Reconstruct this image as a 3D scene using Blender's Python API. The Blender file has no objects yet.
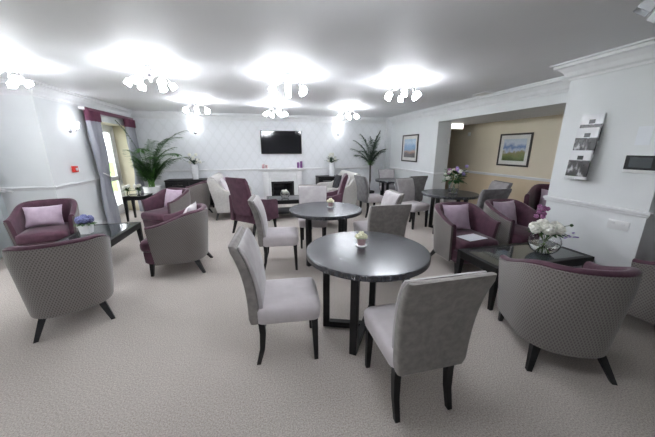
import bpy, bmesh, math, random
from mathutils import Vector, Matrix
random.seed(7)
PI = math.pi
S = bpy.context.scene
col = S.collection

# ------------------------------------------------------------------ materials
def new_mat(name):
    m = bpy.data.materials.new(name); m.use_nodes = True
    nt = m.node_tree; b = nt.nodes['Principled BSDF']
    return m, nt, b
def N(nt, t, **kw):
    n = nt.nodes.new(t)
    for k, v in kw.items():
        if k in n.inputs.keys(): n.inputs[k].default_value = v
        else: setattr(n, k, v)
    return n
def setc(b, c, r=.6, met=0, spec=.5):
    b.inputs['Base Color'].default_value = (*c, 1)
    b.inputs['Roughness'].default_value = r
    b.inputs['Metallic'].default_value = met
    b.inputs['Specular IOR Level'].default_value = spec
def noisy(name, c1, c2, scale=20, r=.7, bump=0, detail=3, met=0, spec=.3, bscale=None, lo=.35, hi=.65, sheen=0, stretch=None):
    m, nt, b = new_mat(name); setc(b, c1, r, met, spec)
    tc = N(nt, 'ShaderNodeTexCoord'); src = tc.outputs['Object']
    if stretch:
        mp = N(nt, 'ShaderNodeMapping'); mp.inputs['Scale'].default_value = stretch
        nt.links.new(src, mp.inputs[0]); src = mp.outputs[0]
    no = N(nt, 'ShaderNodeTexNoise', Scale=scale, Detail=detail)
    nt.links.new(src, no.inputs['Vector'])
    cr = N(nt, 'ShaderNodeValToRGB')
    cr.color_ramp.elements[0].color = (*c1, 1); cr.color_ramp.elements[1].color = (*c2, 1)
    cr.color_ramp.elements[0].position = lo; cr.color_ramp.elements[1].position = hi
    nt.links.new(no.outputs['Fac'], cr.inputs[0]); nt.links.new(cr.outputs[0], b.inputs['Base Color'])
    if bump:
        n2 = N(nt, 'ShaderNodeTexNoise', Scale=bscale or scale, Detail=2)
        nt.links.new(src, n2.inputs['Vector'])
        bp = N(nt, 'ShaderNodeBump', Strength=bump, Distance=.01)
        nt.links.new(n2.outputs['Fac'], bp.inputs['Height']); nt.links.new(bp.outputs[0], b.inputs['Normal'])
    if sheen:
        b.inputs['Sheen Weight'].default_value = sheen; b.inputs['Sheen Roughness'].default_value = .4
    return m
def plain(name, c, r=.5, met=0, spec=.5):
    return noisy(name, c, tuple(x*.95 for x in c), 8, r, met=met, spec=spec)
def emit(name, c, s, base=(.9, .9, .9)):
    m, nt, b = new_mat(name); setc(b, base, .4)
    b.inputs['Emission Color'].default_value = (*c, 1); b.inputs['Emission Strength'].default_value = s
    return m
def glassy(name, c=(1, 1, 1), r=.0, ior=1.45):
    m, nt, b = new_mat(name); setc(b, c, r)
    b.inputs['Transmission Weight'].default_value = 1; b.inputs['IOR'].default_value = ior
    return m
def pane_mat(name):
    m, nt, b = new_mat(name); nt.nodes.remove(b)
    o = nt.nodes['Material Output']
    t = N(nt, 'ShaderNodeBsdfTransparent'); g = N(nt, 'ShaderNodeBsdfGlossy', Roughness=.02)
    f = N(nt, 'ShaderNodeLayerWeight', Blend=.5); mx = N(nt, 'ShaderNodeMixShader')
    k = mathn(nt, 'ADD', mathn(nt, 'MULTIPLY', mathn(nt, 'POWER', f.outputs['Facing'], 5), .8), .035)
    nt.links.new(k, mx.inputs[0]); nt.links.new(t.outputs[0], mx.inputs[1])
    nt.links.new(g.outputs[0], mx.inputs[2]); nt.links.new(mx.outputs[0], o.inputs[0])
    return m
def mathn(nt, op, a, b=None):
    n = N(nt, 'ShaderNodeMath', operation=op)
    for i, v in enumerate((a, b)):
        if v is None: continue
        if isinstance(v, (int, float)): n.inputs[i].default_value = v
        else: nt.links.new(v, n.inputs[i])
    return n.outputs[0]

M = {}
M['wall'] = noisy('wall_paint', (.74, .755, .76), (.77, .785, .79), 3, .75, bump=.05, bscale=120)
M['ceiling'] = noisy('ceiling_paint', (.76, .76, .77), (.78, .78, .79), 2, .55, spec=.35)
M['tan_wall'] = noisy('tan_wall_paint', (.71, .635, .50), (.73, .655, .52), 3, .75)
M['tan_low'] = noisy('tan_dado_paint', (.68, .555, .39), (.70, .575, .41), 3, .75)
M['trim'] = plain('white_gloss_trim', (.80, .80, .81), .35)
M['cornice'] = plain('white_plaster_cornice', (.80, .80, .81), .55)
M['reveal'] = plain('cream_reveal', (.80, .74, .56), .5)
M['black_wood'] = noisy('black_stained_wood', (.006, .006, .007), (.011, .010, .010), 18, .45, spec=.28, stretch=(1, 9, 1))
M['table_top'] = noisy('dark_ash_veneer', (.014, .015, .020), (.040, .042, .052), 22, .27, spec=1.0, stretch=(1.2, 12, 1), bump=.02)
M['chair_fabric'] = noisy('pale_grey_velvet', (.50, .46, .475), (.56, .52, .535), 9, .8, bump=.12, bscale=60, sheen=.35)
M['back_pad'] = noisy('mid_grey_velvet', (.36, .335, .34), (.42, .395, .40), 12, .8, bump=.12, bscale=60, sheen=.35)
M['chair_back'] = noisy('dark_grey_velvet', (.17, .155, .148), (.225, .206, .195), 26, .8, bump=.15, bscale=60, sheen=.3, detail=6)
M['dark_chair'] = noisy('charcoal_grey_velvet', (.14, .135, .14), (.20, .195, .20), 14, .8, bump=.12, bscale=60, sheen=.25)
M['purple'] = noisy('plum_velvet', (.058, .022, .037), (.085, .033, .053), 12, .75, bump=.12, bscale=60, sheen=.25)
M['purple_in'] = M['purple']
M['pillow'] = noisy('lilac_satin', (.44, .34, .42), (.52, .41, .50), 12, .5, bump=.1, bscale=30, sheen=.3)
M['pillow_white'] = noisy('white_cushion_fabric', (.66, .62, .64), (.74, .70, .72), 12, .6, bump=.1, bscale=30)
M['pillow_dark'] = noisy('black_cushion_fabric', (.02, .02, .024), (.04, .04, .045), 12, .7, bump=.1, bscale=30)
M['cream'] = noisy('cream_sofa_weave', (.50, .485, .46), (.57, .555, .53), 30, .85, bump=.2, bscale=140)
M['chrome'] = plain('polished_chrome', (.75, .75, .77), .12, met=1)
M['white_plastic'] = plain('white_plastic', (.82, .82, .82), .35)
M['black_gloss'] = plain('black_gloss_screen', (.006, .006, .008), .07, spec=.6)
M['black_matt'] = plain('black_iron', (.01, .01, .011), .6)
M['screen_grey'] = plain('dim_display', (.05, .06, .065), .15)
M['ceramic'] = plain('white_ceramic', (.85, .85, .86), .18)
M['red'] = plain('red_call_point_plastic', (.65, .03, .02), .35)
M['fire_surround'] = plain('white_marble_surround', (.80, .80, .80), .3)
M['curtain'] = noisy('grey_curtain_fabric', (.27, .275, .31), (.35, .355, .39), 6, .7, sheen=.4, stretch=(1, 1, .3))
M['curtain_pale'] = noisy('pale_curtain_fabric', (.45, .49, .50), (.52, .56, .57), 6, .7, sheen=.4, stretch=(1, 1, .3))
M['pelmet'] = noisy('plum_heading_fabric', (.11, .03, .06), (.15, .045, .08), 9, .7, sheen=.3)
M['upvc'] = plain('white_door_frame', (.85, .85, .85), .3)
M['leaf'] = noisy('palm_leaf_green', (.018, .065, .014), (.05, .13, .028), 6, .5)
M['leaf_dark'] = noisy('dark_palm_leaf', (.02, .045, .025), (.05, .09, .05), 6, .5)
M['leaf_l'] = noisy('fresh_leaf_green', (.07, .17, .035), (.13, .27, .07), 6, .5)
M['stem'] = plain('green_stem', (.09, .15, .04), .5)
M['trunk'] = noisy('dark_palm_trunk', (.06, .055, .05), (.12, .11, .10), 30, .8, bump=.3)
M['soil'] = noisy('potting_soil', (.02, .014, .01), (.05, .035, .025), 60, .9, bump=.4)
M['fl_white'] = noisy('white_petals', (.78, .77, .68), (.86, .85, .79), 30, .6)
M['fl_cream'] = noisy('cream_petals', (.74, .71, .50), (.82, .80, .62), 30, .6)
M['fl_blue'] = noisy('blue_hydrangea_petals', (.09, .10, .24), (.22, .23, .40), 30, .6)
M['fl_pink'] = noisy('mauve_petals', (.33, .11, .26), (.50, .22, .42), 30, .6)
M['fl_lilac'] = noisy('lilac_petals', (.30, .22, .52), (.44, .36, .66), 30, .6)
M['pinkmug'] = plain('pinkish_mug_glaze', (.36, .24, .25), .3)
M['candle'] = plain('purple_candle_wax', (.16, .05, .18), .4)
M['pinkframe'] = noisy('pinkish_ornament', (.45, .22, .24), (.7, .55, .55), 12, .5)
M['paper'] = plain('white_paper', (.80, .82, .86), .6)
M['glass'] = glassy('clear_glass')
M['water'] = glassy('vase_water', (.93, .95, .88), 0, 1.33)
M['acrylic'] = pane_mat('clear_acrylic')
M['pane'] = pane_mat('window_pane')
M['table_glass'] = plain('smoked_glass_top', (.035, .042, .045), .06, spec=.8)
M['lamp'] = emit('lit_frosted_glass', (.90, .94, 1.0), 62)
M['lamp_off'] = plain('unlit_frosted_glass', (.62, .63, .66), .2)
M['sconce'] = emit('lit_sconce_glass', (.90, .94, 1.0), 17)
M['frame_wood'] = plain('dark_picture_frame', (.035, .028, .025), .4)
M['mount'] = plain('white_picture_mount', (.78, .77, .73), .7)
M['lawn'] = noisy('lawn_grass', (.10, .20, .04), (.26, .38, .12), 5, .9, bump=.3, bscale=80)
M['patio'] = noisy('pale_paving', (.50, .49, .46), (.60, .59, .56), 4, .8)
M['hedge'] = noisy('hedge_leaves', (.06, .13, .03), (.28, .34, .10), 14, .8, bump=.5)
M['fence'] = noisy('weathered_fence_wood', (.32, .27, .21), (.42, .36, .29), 10, .8, stretch=(1, 1, .15))

# carpet
def carpet():
    m, nt, b = new_mat('speckled_carpet'); setc(b, (.4, .38, .36), .95, 0, .1)
    tc = N(nt, 'ShaderNodeTexCoord')
    n1 = N(nt, 'ShaderNodeTexNoise', Scale=115, Detail=5, Roughness=.75)
    n2 = N(nt, 'ShaderNodeTexNoise', Scale=1.1, Detail=2)
    for n in (n1, n2): nt.links.new(tc.outputs['Object'], n.inputs['Vector'])
    cr = N(nt, 'ShaderNodeValToRGB'); e = cr.color_ramp.elements
    e[0].position = .33; e[0].color = (.275, .240, .215, 1); e[1].position = .66; e[1].color = (.66, .60, .55, 1)
    mid = e.new(.5); mid.color = (.47, .43, .395, 1)
    nt.links.new(n1.outputs['Fac'], cr.inputs[0])
    c2 = N(nt, 'ShaderNodeValToRGB'); c2.color_ramp.elements[0].color = (.93, .92, .92, 1); c2.color_ramp.elements[1].color = (1, 1, 1, 1)
    c2.color_ramp.elements[0].position = .35; c2.color_ramp.elements[1].position = .6
    nt.links.new(n2.outputs['Fac'], c2.inputs[0])
    mx = N(nt, 'ShaderNodeMix', data_type='RGBA', blend_type='MULTIPLY'); mx.inputs[0].default_value = 1
    nt.links.new(cr.outputs[0], mx.inputs[6]); nt.links.new(c2.outputs[0], mx.inputs[7])
    nt.links.new(mx.outputs[2], b.inputs['Base Color'])
    bp = N(nt, 'ShaderNodeBump', Strength=.5, Distance=.006)
    nt.links.new(n1.outputs['Fac'], bp.inputs['Height']); nt.links.new(bp.outputs[0], b.inputs['Normal'])
    return m
M['carpet'] = carpet()
# trellis wallpaper (X,Z object coordinates)
def wallpaper():
    m, nt, b = new_mat('ogee_trellis_wallpaper'); setc(b, (.6, .6, .6), .5)
    tc = N(nt, 'ShaderNodeTexCoord'); sp = N(nt, 'ShaderNodeSeparateXYZ'); nt.links.new(tc.outputs['Object'], sp.inputs[0])
    cx = mathn(nt, 'COSINE', mathn(nt, 'MULTIPLY', sp.outputs[0], 2*PI/.26))
    cz = mathn(nt, 'COSINE', mathn(nt, 'MULTIPLY', sp.outputs[2], 2*PI/.38))
    s = mathn(nt, 'ABSOLUTE', mathn(nt, 'ADD', cx, cz))
    cr = N(nt, 'ShaderNodeValToRGB'); e = cr.color_ramp.elements
    e[0].position = .22; e[0].color = (.735, .745, .76, 1); e[1].position = .5; e[1].color = (.77, .78, .80, 1)
    nt.links.new(s, cr.inputs[0]); nt.links.new(cr.outputs[0], b.inputs['Base Color'])
    return m
M['wallpaper'] = wallpaper()
# woven lattice of the tub chairs, drawn in the shell's UV metres
def lattice(name, base, dark, p=.023, ang=.62):
    m, nt, b = new_mat(name); setc(b, base, .85, 0, .2)
    uv = N(nt, 'ShaderNodeUVMap'); sp = N(nt, 'ShaderNodeSeparateXYZ'); nt.links.new(uv.outputs[0], sp.inputs[0])
    u = mathn(nt, 'MULTIPLY', sp.outputs[0], 2*PI/p); v = mathn(nt, 'MULTIPLY', sp.outputs[1], 2*PI/p*ang)
    a = mathn(nt, 'SINE', mathn(nt, 'ADD', u, v)); c = mathn(nt, 'SINE', mathn(nt, 'SUBTRACT', u, v))
    s = mathn(nt, 'MAXIMUM', a, c)
    s2 = mathn(nt, 'ADD', mathn(nt, 'MULTIPLY', s, .5), .5)
    cr = N(nt, 'ShaderNodeValToRGB'); e = cr.color_ramp.elements
    e[0].position = .45; e[0].color = (*dark, 1); e[1].position = .80; e[1].color = (*base, 1)
    nt.links.new(s2, cr.inputs[0]); nt.links.new(cr.outputs[0], b.inputs['Base Color'])
    bp = N(nt, 'ShaderNodeBump', Strength=.25, Distance=.004); nt.links.new(s2, bp.inputs['Height'])
    nt.links.new(bp.outputs[0], b.inputs['Normal'])
    b.inputs['Sheen Weight'].default_value = .25
    return m
M['shell'] = lattice('lattice_weave', (.20, .182, .170), (.105, .090, .086))
# cover photograph: white head band, monochrome picture below (generated coordinates)
def cover():
    m, nt, b = new_mat('magazine_cover_print'); setc(b, (.8, .8, .8), .25)
    tc = N(nt, 'ShaderNodeTexCoord'); sp = N(nt, 'ShaderNodeSeparateXYZ'); nt.links.new(tc.outputs['Generated'], sp.inputs[0])
    no = N(nt, 'ShaderNodeTexNoise', Scale=4.2, Detail=4); nt.links.new(tc.outputs['Generated'], no.inputs['Vector'])
    cr = N(nt, 'ShaderNodeValToRGB'); e = cr.color_ramp.elements
    e[0].position = .52; e[0].color = (.012, .010, .012, 1); e[1].position = .70; e[1].color = (.50, .49, .50, 1)
    nt.links.new(no.outputs['Fac'], cr.inputs[0])
    z = sp.outputs[2]; y = sp.outputs[1]
    top = mathn(nt, 'GREATER_THAN', z, .66); bot = mathn(nt, 'LESS_THAN', z, .10)
    blk = mathn(nt, 'MULTIPLY', mathn(nt, 'MULTIPLY', mathn(nt, 'GREATER_THAN', z, .68), mathn(nt, 'LESS_THAN', z, .82)),
                mathn(nt, 'MULTIPLY', mathn(nt, 'GREATER_THAN', y, .34), mathn(nt, 'LESS_THAN', y, .62)))
    white = mathn(nt, 'SUBTRACT', mathn(nt, 'MAXIMUM', top, bot), blk)
    mx = N(nt, 'ShaderNodeMix', data_type='RGBA'); nt.links.new(white, mx.inputs[0])
    nt.links.new(cr.outputs[0], mx.inputs[6]); mx.inputs[7].default_value = (.74, .74, .76, 1)
    m2 = N(nt, 'ShaderNodeMix', data_type='RGBA'); nt.links.new(blk, m2.inputs[0])
    nt.links.new(mx.outputs[2], m2.inputs[6]); m2.inputs[7].default_value = (.02, .02, .022, 1)
    nt.links.new(m2.outputs[2], b.inputs['Base Color'])
    return m
M['cover'] = cover()
def landscape(name, stops, scale=3.2, amt=.28):
    m, nt, b = new_mat(name); setc(b, (.5, .5, .5), .3)
    tc = N(nt, 'ShaderNodeTexCoord'); sp = N(nt, 'ShaderNodeSeparateXYZ'); nt.links.new(tc.outputs['Generated'], sp.inputs[0])
    no = N(nt, 'ShaderNodeTexNoise', Scale=scale, Detail=5); nt.links.new(tc.outputs['Generated'], no.inputs['Vector'])
    v = mathn(nt, 'ADD', sp.outputs[2], mathn(nt, 'MULTIPLY', mathn(nt, 'SUBTRACT', no.outputs['Fac'], .5), amt))
    cr = N(nt, 'ShaderNodeValToRGB'); e = cr.color_ramp.elements
    for i, (p, c) in enumerate(stops):
        el = e[i] if i < 2 else e.new(p)
        el.position = p; el.color = (*c, 1)
    nt.links.new(v, cr.inputs[0]); nt.links.new(cr.outputs[0], b.inputs['Base Color'])
    return m
M['art_sea'] = landscape('seaside_print', [(0, (.10, .09, .10)), (1, (.45, .60, .78)), (.22, (.16, .13, .14)), (.32, (.55, .35, .28)), (.42, (.24, .42, .62)), (.62, (.30, .48, .70)), (.8, (.62, .72, .82))])
M['art_ruin'] = landscape('meadow_print', [(0, (.10, .14, .05)), (1, (.55, .62, .70)), (.2, (.20, .25, .08)), (.38, (.30, .27, .12)), (.48, (.55, .60, .70)), (.62, (.14, .24, .50)), (.8, (.65, .70, .78))], 4, .5)

# ------------------------------------------------------------------ mesh helpers
def obj(name, bm, mat, parent=None, smooth=35, loc=(0, 0, 0), rz=0):
    me = bpy.data.meshes.new(name)
    bmesh.ops.recalc_face_normals(bm, faces=bm.faces)
    bm.to_mesh(me); bm.free()
    me.materials.append(mat)
    if smooth:
        for p in me.polygons: p.use_smooth = True
        me.set_sharp_from_angle(angle=math.radians(smooth))
    o = bpy.data.objects.new(name, me); col.objects.link(o)
    o.location = loc; o.rotation_euler = (0, 0, rz)
    if parent: o.parent = parent
    return o
def tag(o, label, cat, group=None):
    o['label'] = label; o['category'] = cat
    if group: o['group'] = group
    return o
def thing(name, label, cat, loc=(0, 0, 0), rz=0, group=None):
    o = bpy.data.objects.new(name, None); col.objects.link(o)
    o.location = loc; o.rotation_euler = (0, 0, rz); o.empty_display_size = .1
    return tag(o, label, cat, group)
def struct(name, bm, mat, smooth=0):
    o = obj(name, bm, mat, smooth=smooth); o['kind'] = 'structure'; return o
def dup(root, loc, rz, label, group=None):
    r = root.copy(); col.objects.link(r); r.location = loc; r.rotation_euler = (0, 0, rz); r['label'] = label
    if group: r['group'] = group
    for ch in list(root.children):
        c = ch.copy(); col.objects.link(c); c.parent = r
        for g in list(ch.children):
            d = g.copy(); col.objects.link(d); d.parent = c
    return r
def BM(): return bmesh.new()
def box(bm, x0, x1, y0, y1, z0, z1, bev=0, seg=2):
    v = [bm.verts.new((x, y, z)) for x in (x0, x1) for y in (y0, y1) for z in (z0, z1)]
    fs = [bm.faces.new([v[i] for i in q]) for q in ((0, 1, 3, 2), (4, 6, 7, 5), (0, 4, 5, 1), (2, 3, 7, 6), (0, 2, 6, 4), (1, 5, 7, 3))]
    if bev:
        es = list({e for f in fs for e in f.edges})
        bmesh.ops.bevel(bm, geom=es, offset=bev, segments=seg, profile=.5, affect='EDGES')
    return bm
def loft(bm, rings, caps=True, closed=True, uv=None):
    R = [[bm.verts.new(p) for p in r] for r in rings]
    n = len(R[0])
    lay = bm.loops.layers.uv.verify() if uv else None
    for i in range(len(R)-1):
        for j in range(n if closed else n-1):
            k = (j+1) % n
            f = bm.faces.new((R[i][j], R[i][k], R[i+1][k], R[i+1][j]))
            if uv:
                for lp, (a, b) in zip(f.loops, ((i, j), (i, j+1), (i+1, j+1), (i+1, j))):
                    lp[lay].uv = uv(a, b)
    if caps:
        for r in (R[0], R[-1]):
            if len(r) > 2: bm.faces.new(r)
    return bm
def rrect(hw, hd, r, z, cx=0, cy=0, n=4, tilt=0):
    pts = []
    for q, (sx, sy) in enumerate(((1, 1), (-1, 1), (-1, -1), (1, -1))):
        for k in range(n+1):
            a = q*PI/2 + k/n*PI/2
            pts.append(Vector((cx+sx*(hw-r)+r*math.cos(a), cy+sy*(hd-r)+r*math.sin(a), z)))
    return pts
def bar(bm, p0, p1, w0, w1=None, d0=None, d1=None):
    """square tapered bar"""
    w1 = w0 if w1 is None else w1; d0 = w0 if d0 is None else d0; d1 = (w1 if d1 is None else d1)
    p0 = Vector(p0); p1 = Vector(p1)
    def ring(p, w, d): return [p+Vector((a*w/2, b*d/2, 0)) for a, b in ((1, 1), (-1, 1), (-1, -1), (1, -1))]
    return loft(bm, [ring(p0, w0, d0), ring(p1, w1, d1)])
def tube(bm, pts, r, n=8, r1=None):
    pts = [Vector(p) for p in pts]; rings = []
    up = Vector((0, 0, 1))
    for i, p in enumerate(pts):
        d = (pts[min(i+1, len(pts)-1)]-pts[max(i-1, 0)]).normalized()
        a = d.cross(up)
        if a.length < 1e-3: a = d.cross(Vector((1, 0, 0)))
        a.normalize(); b = d.cross(a)
        rr = r if r1 is None else r+(r1-r)*i/(len(pts)-1)
        rings.append([p+a*rr*math.cos(t*2*PI/n)+b*rr*math.sin(t*2*PI/n) for t in range(n)])
    return loft(bm, rings)
def lathe(bm, prof, n=24, c=(0, 0), caps=True):
    return loft(bm, [[(c[0]+r*math.cos(k*2*PI/n), c[1]+r*math.sin(k*2*PI/n), z) for k in range(n)] for r, z in prof], caps)
def blob(bm, c, r, sub=1, sq=(1, 1, 1), jit=0):
    res = bmesh.ops.create_icosphere(bm, subdivisions=sub, radius=r)
    for v in res['verts']:
        j = 1+random.uniform(-jit, jit)
        v.co = Vector(c)+Vector((v.co.x*sq[0], v.co.y*sq[1], v.co.z*sq[2]))*j
def xform(bm, mat4):
    bmesh.ops.transform(bm, matrix=mat4, verts=bm.verts); return bm
def face_rot(fx, fy): return math.atan2(-fx, fy)
def cush_bm(w=.40, h=.38, t=.13, n=12):
    """scatter cushion standing in local XZ plane, thickness along Y"""
    bm = BM(); g = {}
    for s in (-1, 1):
        for i in range(n+1):
            for j in range(n+1):
                u = 2*i/n-1; v = 2*j/n-1
                if s == 1 and (i in (0, n) or j in (0, n)): g[s, i, j] = g[-1, i, j]; continue
                k = (1-abs(u)**2.6)*(1-abs(v)**2.6)
                pin = 1-.09*(1-abs(v)**2)*abs(u)**3; pin2 = 1-.09*(1-abs(u)**2)*abs(v)**3
                wr = .006*math.sin(9*u+4*v)*k
                g[s, i, j] = bm.verts.new((u*w/2*pin, s*(t/2*max(k, 0)**.55+wr*s), h/2+v*h/2*pin2))
        for i in range(n):
            for j in range(n): bm.faces.new([g[s, i, j], g[s, i+1, j], g[s, i+1, j+1], g[s, i, j+1]])
    return bm

# ------------------------------------------------------------------ the room
H = 2.45
XL, XL2, XR, XT, XP = -3.08, -3.80, 4.0, 5.3, 3.4
YB, YF, YJ = 8.2, -2.2, 5.07
PY0, PY1 = 1.65, 2.57
struct('floor', box(BM(), -4.3, 5.5, YF-.2, YB+.2, -.1, 0), M['carpet'])
struct('ceiling', box(BM(), -4.3, 5.5, YF-.2, YB+.2, H, H+.15), M['ceiling'])
struct('wall_back', box(BM(), XL-.5, 5.5, YB, YB+.2, 0, H), M['wallpaper'])
bm = BM()
for q in ((-4.3, -3.5, 0, H), (-3.5, -1.9, 0, .5), (-3.5, -1.9, 2.15, H), (-1.9, 5.5, 0, H)): box(bm, q[0], q[1], YF-.2, YF, q[2], q[3])
struct('wall_front', bm, M['wall'])
for i, (a, b) in enumerate(((-3.5, -1.9), )):
    fr = BM()
    for q in ((a, a+.06, .5, 2.15), (b-.06, b, .5, 2.15), (a, b, .5, .56), (a, b, 2.09, 2.15), ((a+b)/2-.03, (a+b)/2+.03, .5, 2.15)): box(fr, q[0], q[1], YF-.16, YF-.09, q[2], q[3])
    wn = struct('window_%d' % (i+1), fr, M['trim'])  # unseen window behind the camera, added to let in daylight as fill
    obj('glass_pane', box(BM(), a+.05, b-.05, YF-.13, YF-.125, .55, 2.1), M['pane'], wn, 0)
def wall_x(name, x0, x1, y0, y1, hole, mat):
    bm = BM(); a, b, t = hole
    box(bm, x0, x1, y0, a, 0, H); box(bm, x0, x1, b, y1, 0, H); box(bm, x0, x1, a, b, t, H)
    return struct(name, bm, mat)
D1 = (6.45, 7.93, 2.08); D2 = (2.3, 4.1, 2.08)
wall_x('wall_left', XL-.42, XL, YJ, YB, D1, M['wall'])
wall_x('wall_side', XL2-.42, XL2, YF, YJ+.2, D2, M['wall'])
struct('wall_recess', box(BM(), XL2, XL-.42, YJ, YJ+.2, 0, H), M['wall'])
struct('wall_right', box(BM(), XR, XR+.35, 5.75, YB, 0, H), M['wall'])
struct('wall_boxing', box(BM(), 3.84, XR, 8.06, YB, 0, H), M['wall'])
struct('wall_pillar', box(BM(), XP, XT, PY0, PY1, 0, H), M['wall'])
struct('wall_near_right', box(BM(), XT, XT+.2, YF, PY0+.1, 0, H), M['wall'])
bm = BM(); box(bm, XT, XT+.2, PY0+.1, YB, .965, H); struct('wall_alcove', bm, M['tan_wall'])
struct('wall_alcove_lower', box(BM(), XT, XT+.2, PY0+.1, YB, 0, .965), M['tan_low'])
bm = box(BM(), XR, XT, PY1, 5.75, 2.14, H); box(bm, XR+.35, XT, 5.75, YB, 2.14, H); struct('ceiling_beam', bm, M['wall'])
# ---- dado rails and skirtings
tn = [0]
def rail(kind, p0, p1, nrm, e0=0, e1=0, mat='trim'):
    """moulded strip along a wall from p0 to p1 (plan), nrm points into the room"""
    prof = dict(dado=[(0, .935), (.012, .935), (.018, .945), (.018, .955), (.030, .968), (.030, .985), (.020, .992), (0, .992)],
                base=[(0, 0), (.018, 0), (.018, .11), (.010, .135), (0, .14)],
                corn=[(0, H-.175), (.012, H-.175), (.016, H-.150), (.035, H-.135), (.055, H-.095), (.095, H-.055), (.12, H-.045), (.125, H-.02), (.15, H-.016), (.15, H), (0, H)])[kind]
    d = (Vector(p1)-Vector(p0)).normalized(); bm = BM(); n = Vector(nrm)
    rings = []
    for p, sg, e in ((Vector(p0), -1, e0), (Vector(p1), 1, e1)):   # e=1 outer mitre, e=-1 inner mitre
        rings.append([(p.x+n.x*a+d.x*sg*e*a, p.y+n.y*a+d.y*sg*e*a, z) for a, z in prof])
    loft(bm, rings)
    if kind == 'base': name = 'baseboard_'+str(tn[0])
    else: name = 'trim_'+str(tn[0])
    tn[0] += 1
    return struct(name, bm, M[mat if kind != 'corn' else 'cornice'])
segs = [((XL, YB), (XR, YB), (0, -1), -1, -1), ((XL, YJ), (XL, D1[0]-.06), (1, 0), 1, 0), ((XL, D1[1]+.06), (XL, YB), (1, 0), 0, -1),
        ((XL2, YJ), (XL, YJ), (0, -1), -1, 1), ((XL2, YF), (XL2, D2[0]-.06), (1, 0), -1, 0), ((XL2, D2[1]+.06), (XL2, YJ), (1, 0), 0, -1),
        ((XR, 5.75), (XR, YB), (-1, 0), 1, -1), ((XR, 5.75), (XR+.35, 5.75), (0, -1), 1, 1), ((XR+.35, 5.75), (XR+.35, YB), (1, 0), 1, -1),
        ((XP, PY0), (XP, PY1), (-1, 0), 1, 1), ((XP, PY0), (XT, PY0), (0, -1), 1, -1), ((XP, PY1), (XT, PY1), (0, 1), 1, -1),
        ((XT, YF), (XT, PY0), (-1, 0), -1, -1), ((XT, PY1), (XT, YB), (-1, 0), -1, -1)]
for a, b, n, e0, e1 in segs:
    rail('dado', a, b, n, e0, e1); rail('base', a, b, n, e0, e1)
for a, b, n, e0, e1 in [((XL, YB), (XR, YB), (0, -1), -1, -1), ((XL, YJ), (XL, YB), (1, 0), 1, -1), ((XL2, YJ), (XL, YJ), (0, -1), -1, 1), ((XL2, YF), (XL2, YJ), (1, 0), -1, -1),
                ((XR, PY1), (XR, YB), (-1, 0), -1, -1), ((XP, PY1), (XR, PY1), (0, 1), 1, -1), ((XP, PY0), (XP, PY1), (-1, 0), 1, 1), ((XP, PY0), (XT, PY0), (0, -1), 1, -1),
                ((XT, YF), (XT, PY0), (-1, 0), -1, -1)]:
    rail('corn', a, b, n, e0, e1)

# ---- french doors
def french_door(idx, xin, hole):
    y0, y1, zt = hole; xo = xin-.42
    rv = box(BM(), xo, xin, y1-.012, y1, 0, zt); box(rv, xo, xin, y0, y0+.012, 0, zt); box(rv, xo, xin, y0, y1, zt-.012, zt)
    struct('trim_reveal_%d' % idx, rv, M['reveal'])
    fr = BM(); X0, X1 = xin-.36, xin-.29
    a, b, t = y0+.012, y1-.012, zt-.012
    for q in ((a, a+.07, .0, t), (b-.07, b, 0, t), (a, b, t-.07, t), (a, b, 0, .05)): box(fr, X0, X1, q[0], q[1], q[2], q[3], .004, 1)
    mid = (a+b)/2
    root = struct('door_%d' % idx, fr, M['upvc'])
    for (l, r) in ((a+.07, mid), (mid, b-.07)):
        lf = BM()
        for q in ((l, l+.085, .05, t-.07), (r-.085, r, .05, t-.07), (l, r, t-.16, t-.07), (l, r, .05, .22), (l, r, .80, .90)):
            box(lf, X0+.008, X1-.008, q[0]+.002, q[1]-.002, q[2], q[3], .006, 1)
        leaf = obj('door_leaf', lf, M['upvc'], root)
        obj('glass_pane', box(BM(), X0+.03, X0+.036, l+.08, r-.08, .2, t-.15), M['pane'], leaf, 0)
        sl = BM()
        for q in ((l+.085, .225, .80), (l+.085, .90, t-.16), (r-.09, .225, .80), (r-.09, .90, t-.16)): box(sl, X0+.06, X0+.066, q[0], q[0]+.005, q[1], q[2])
        obj('glazing_seal', sl, M['black_matt'], leaf, 0)
    h = BM(); tube(h, [(X1-.01, mid+.05, 1.02), (X1+.05, mid+.05, 1.02), (X1+.055, mid+.17, 1.02)], .009)
    obj('door_handle', h, M['chrome'], root)
french_door(1, XL, D1); french_door(2, XL2, D2)  # second door is out of view by the edge curtain, placed to bring in daylight

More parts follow.
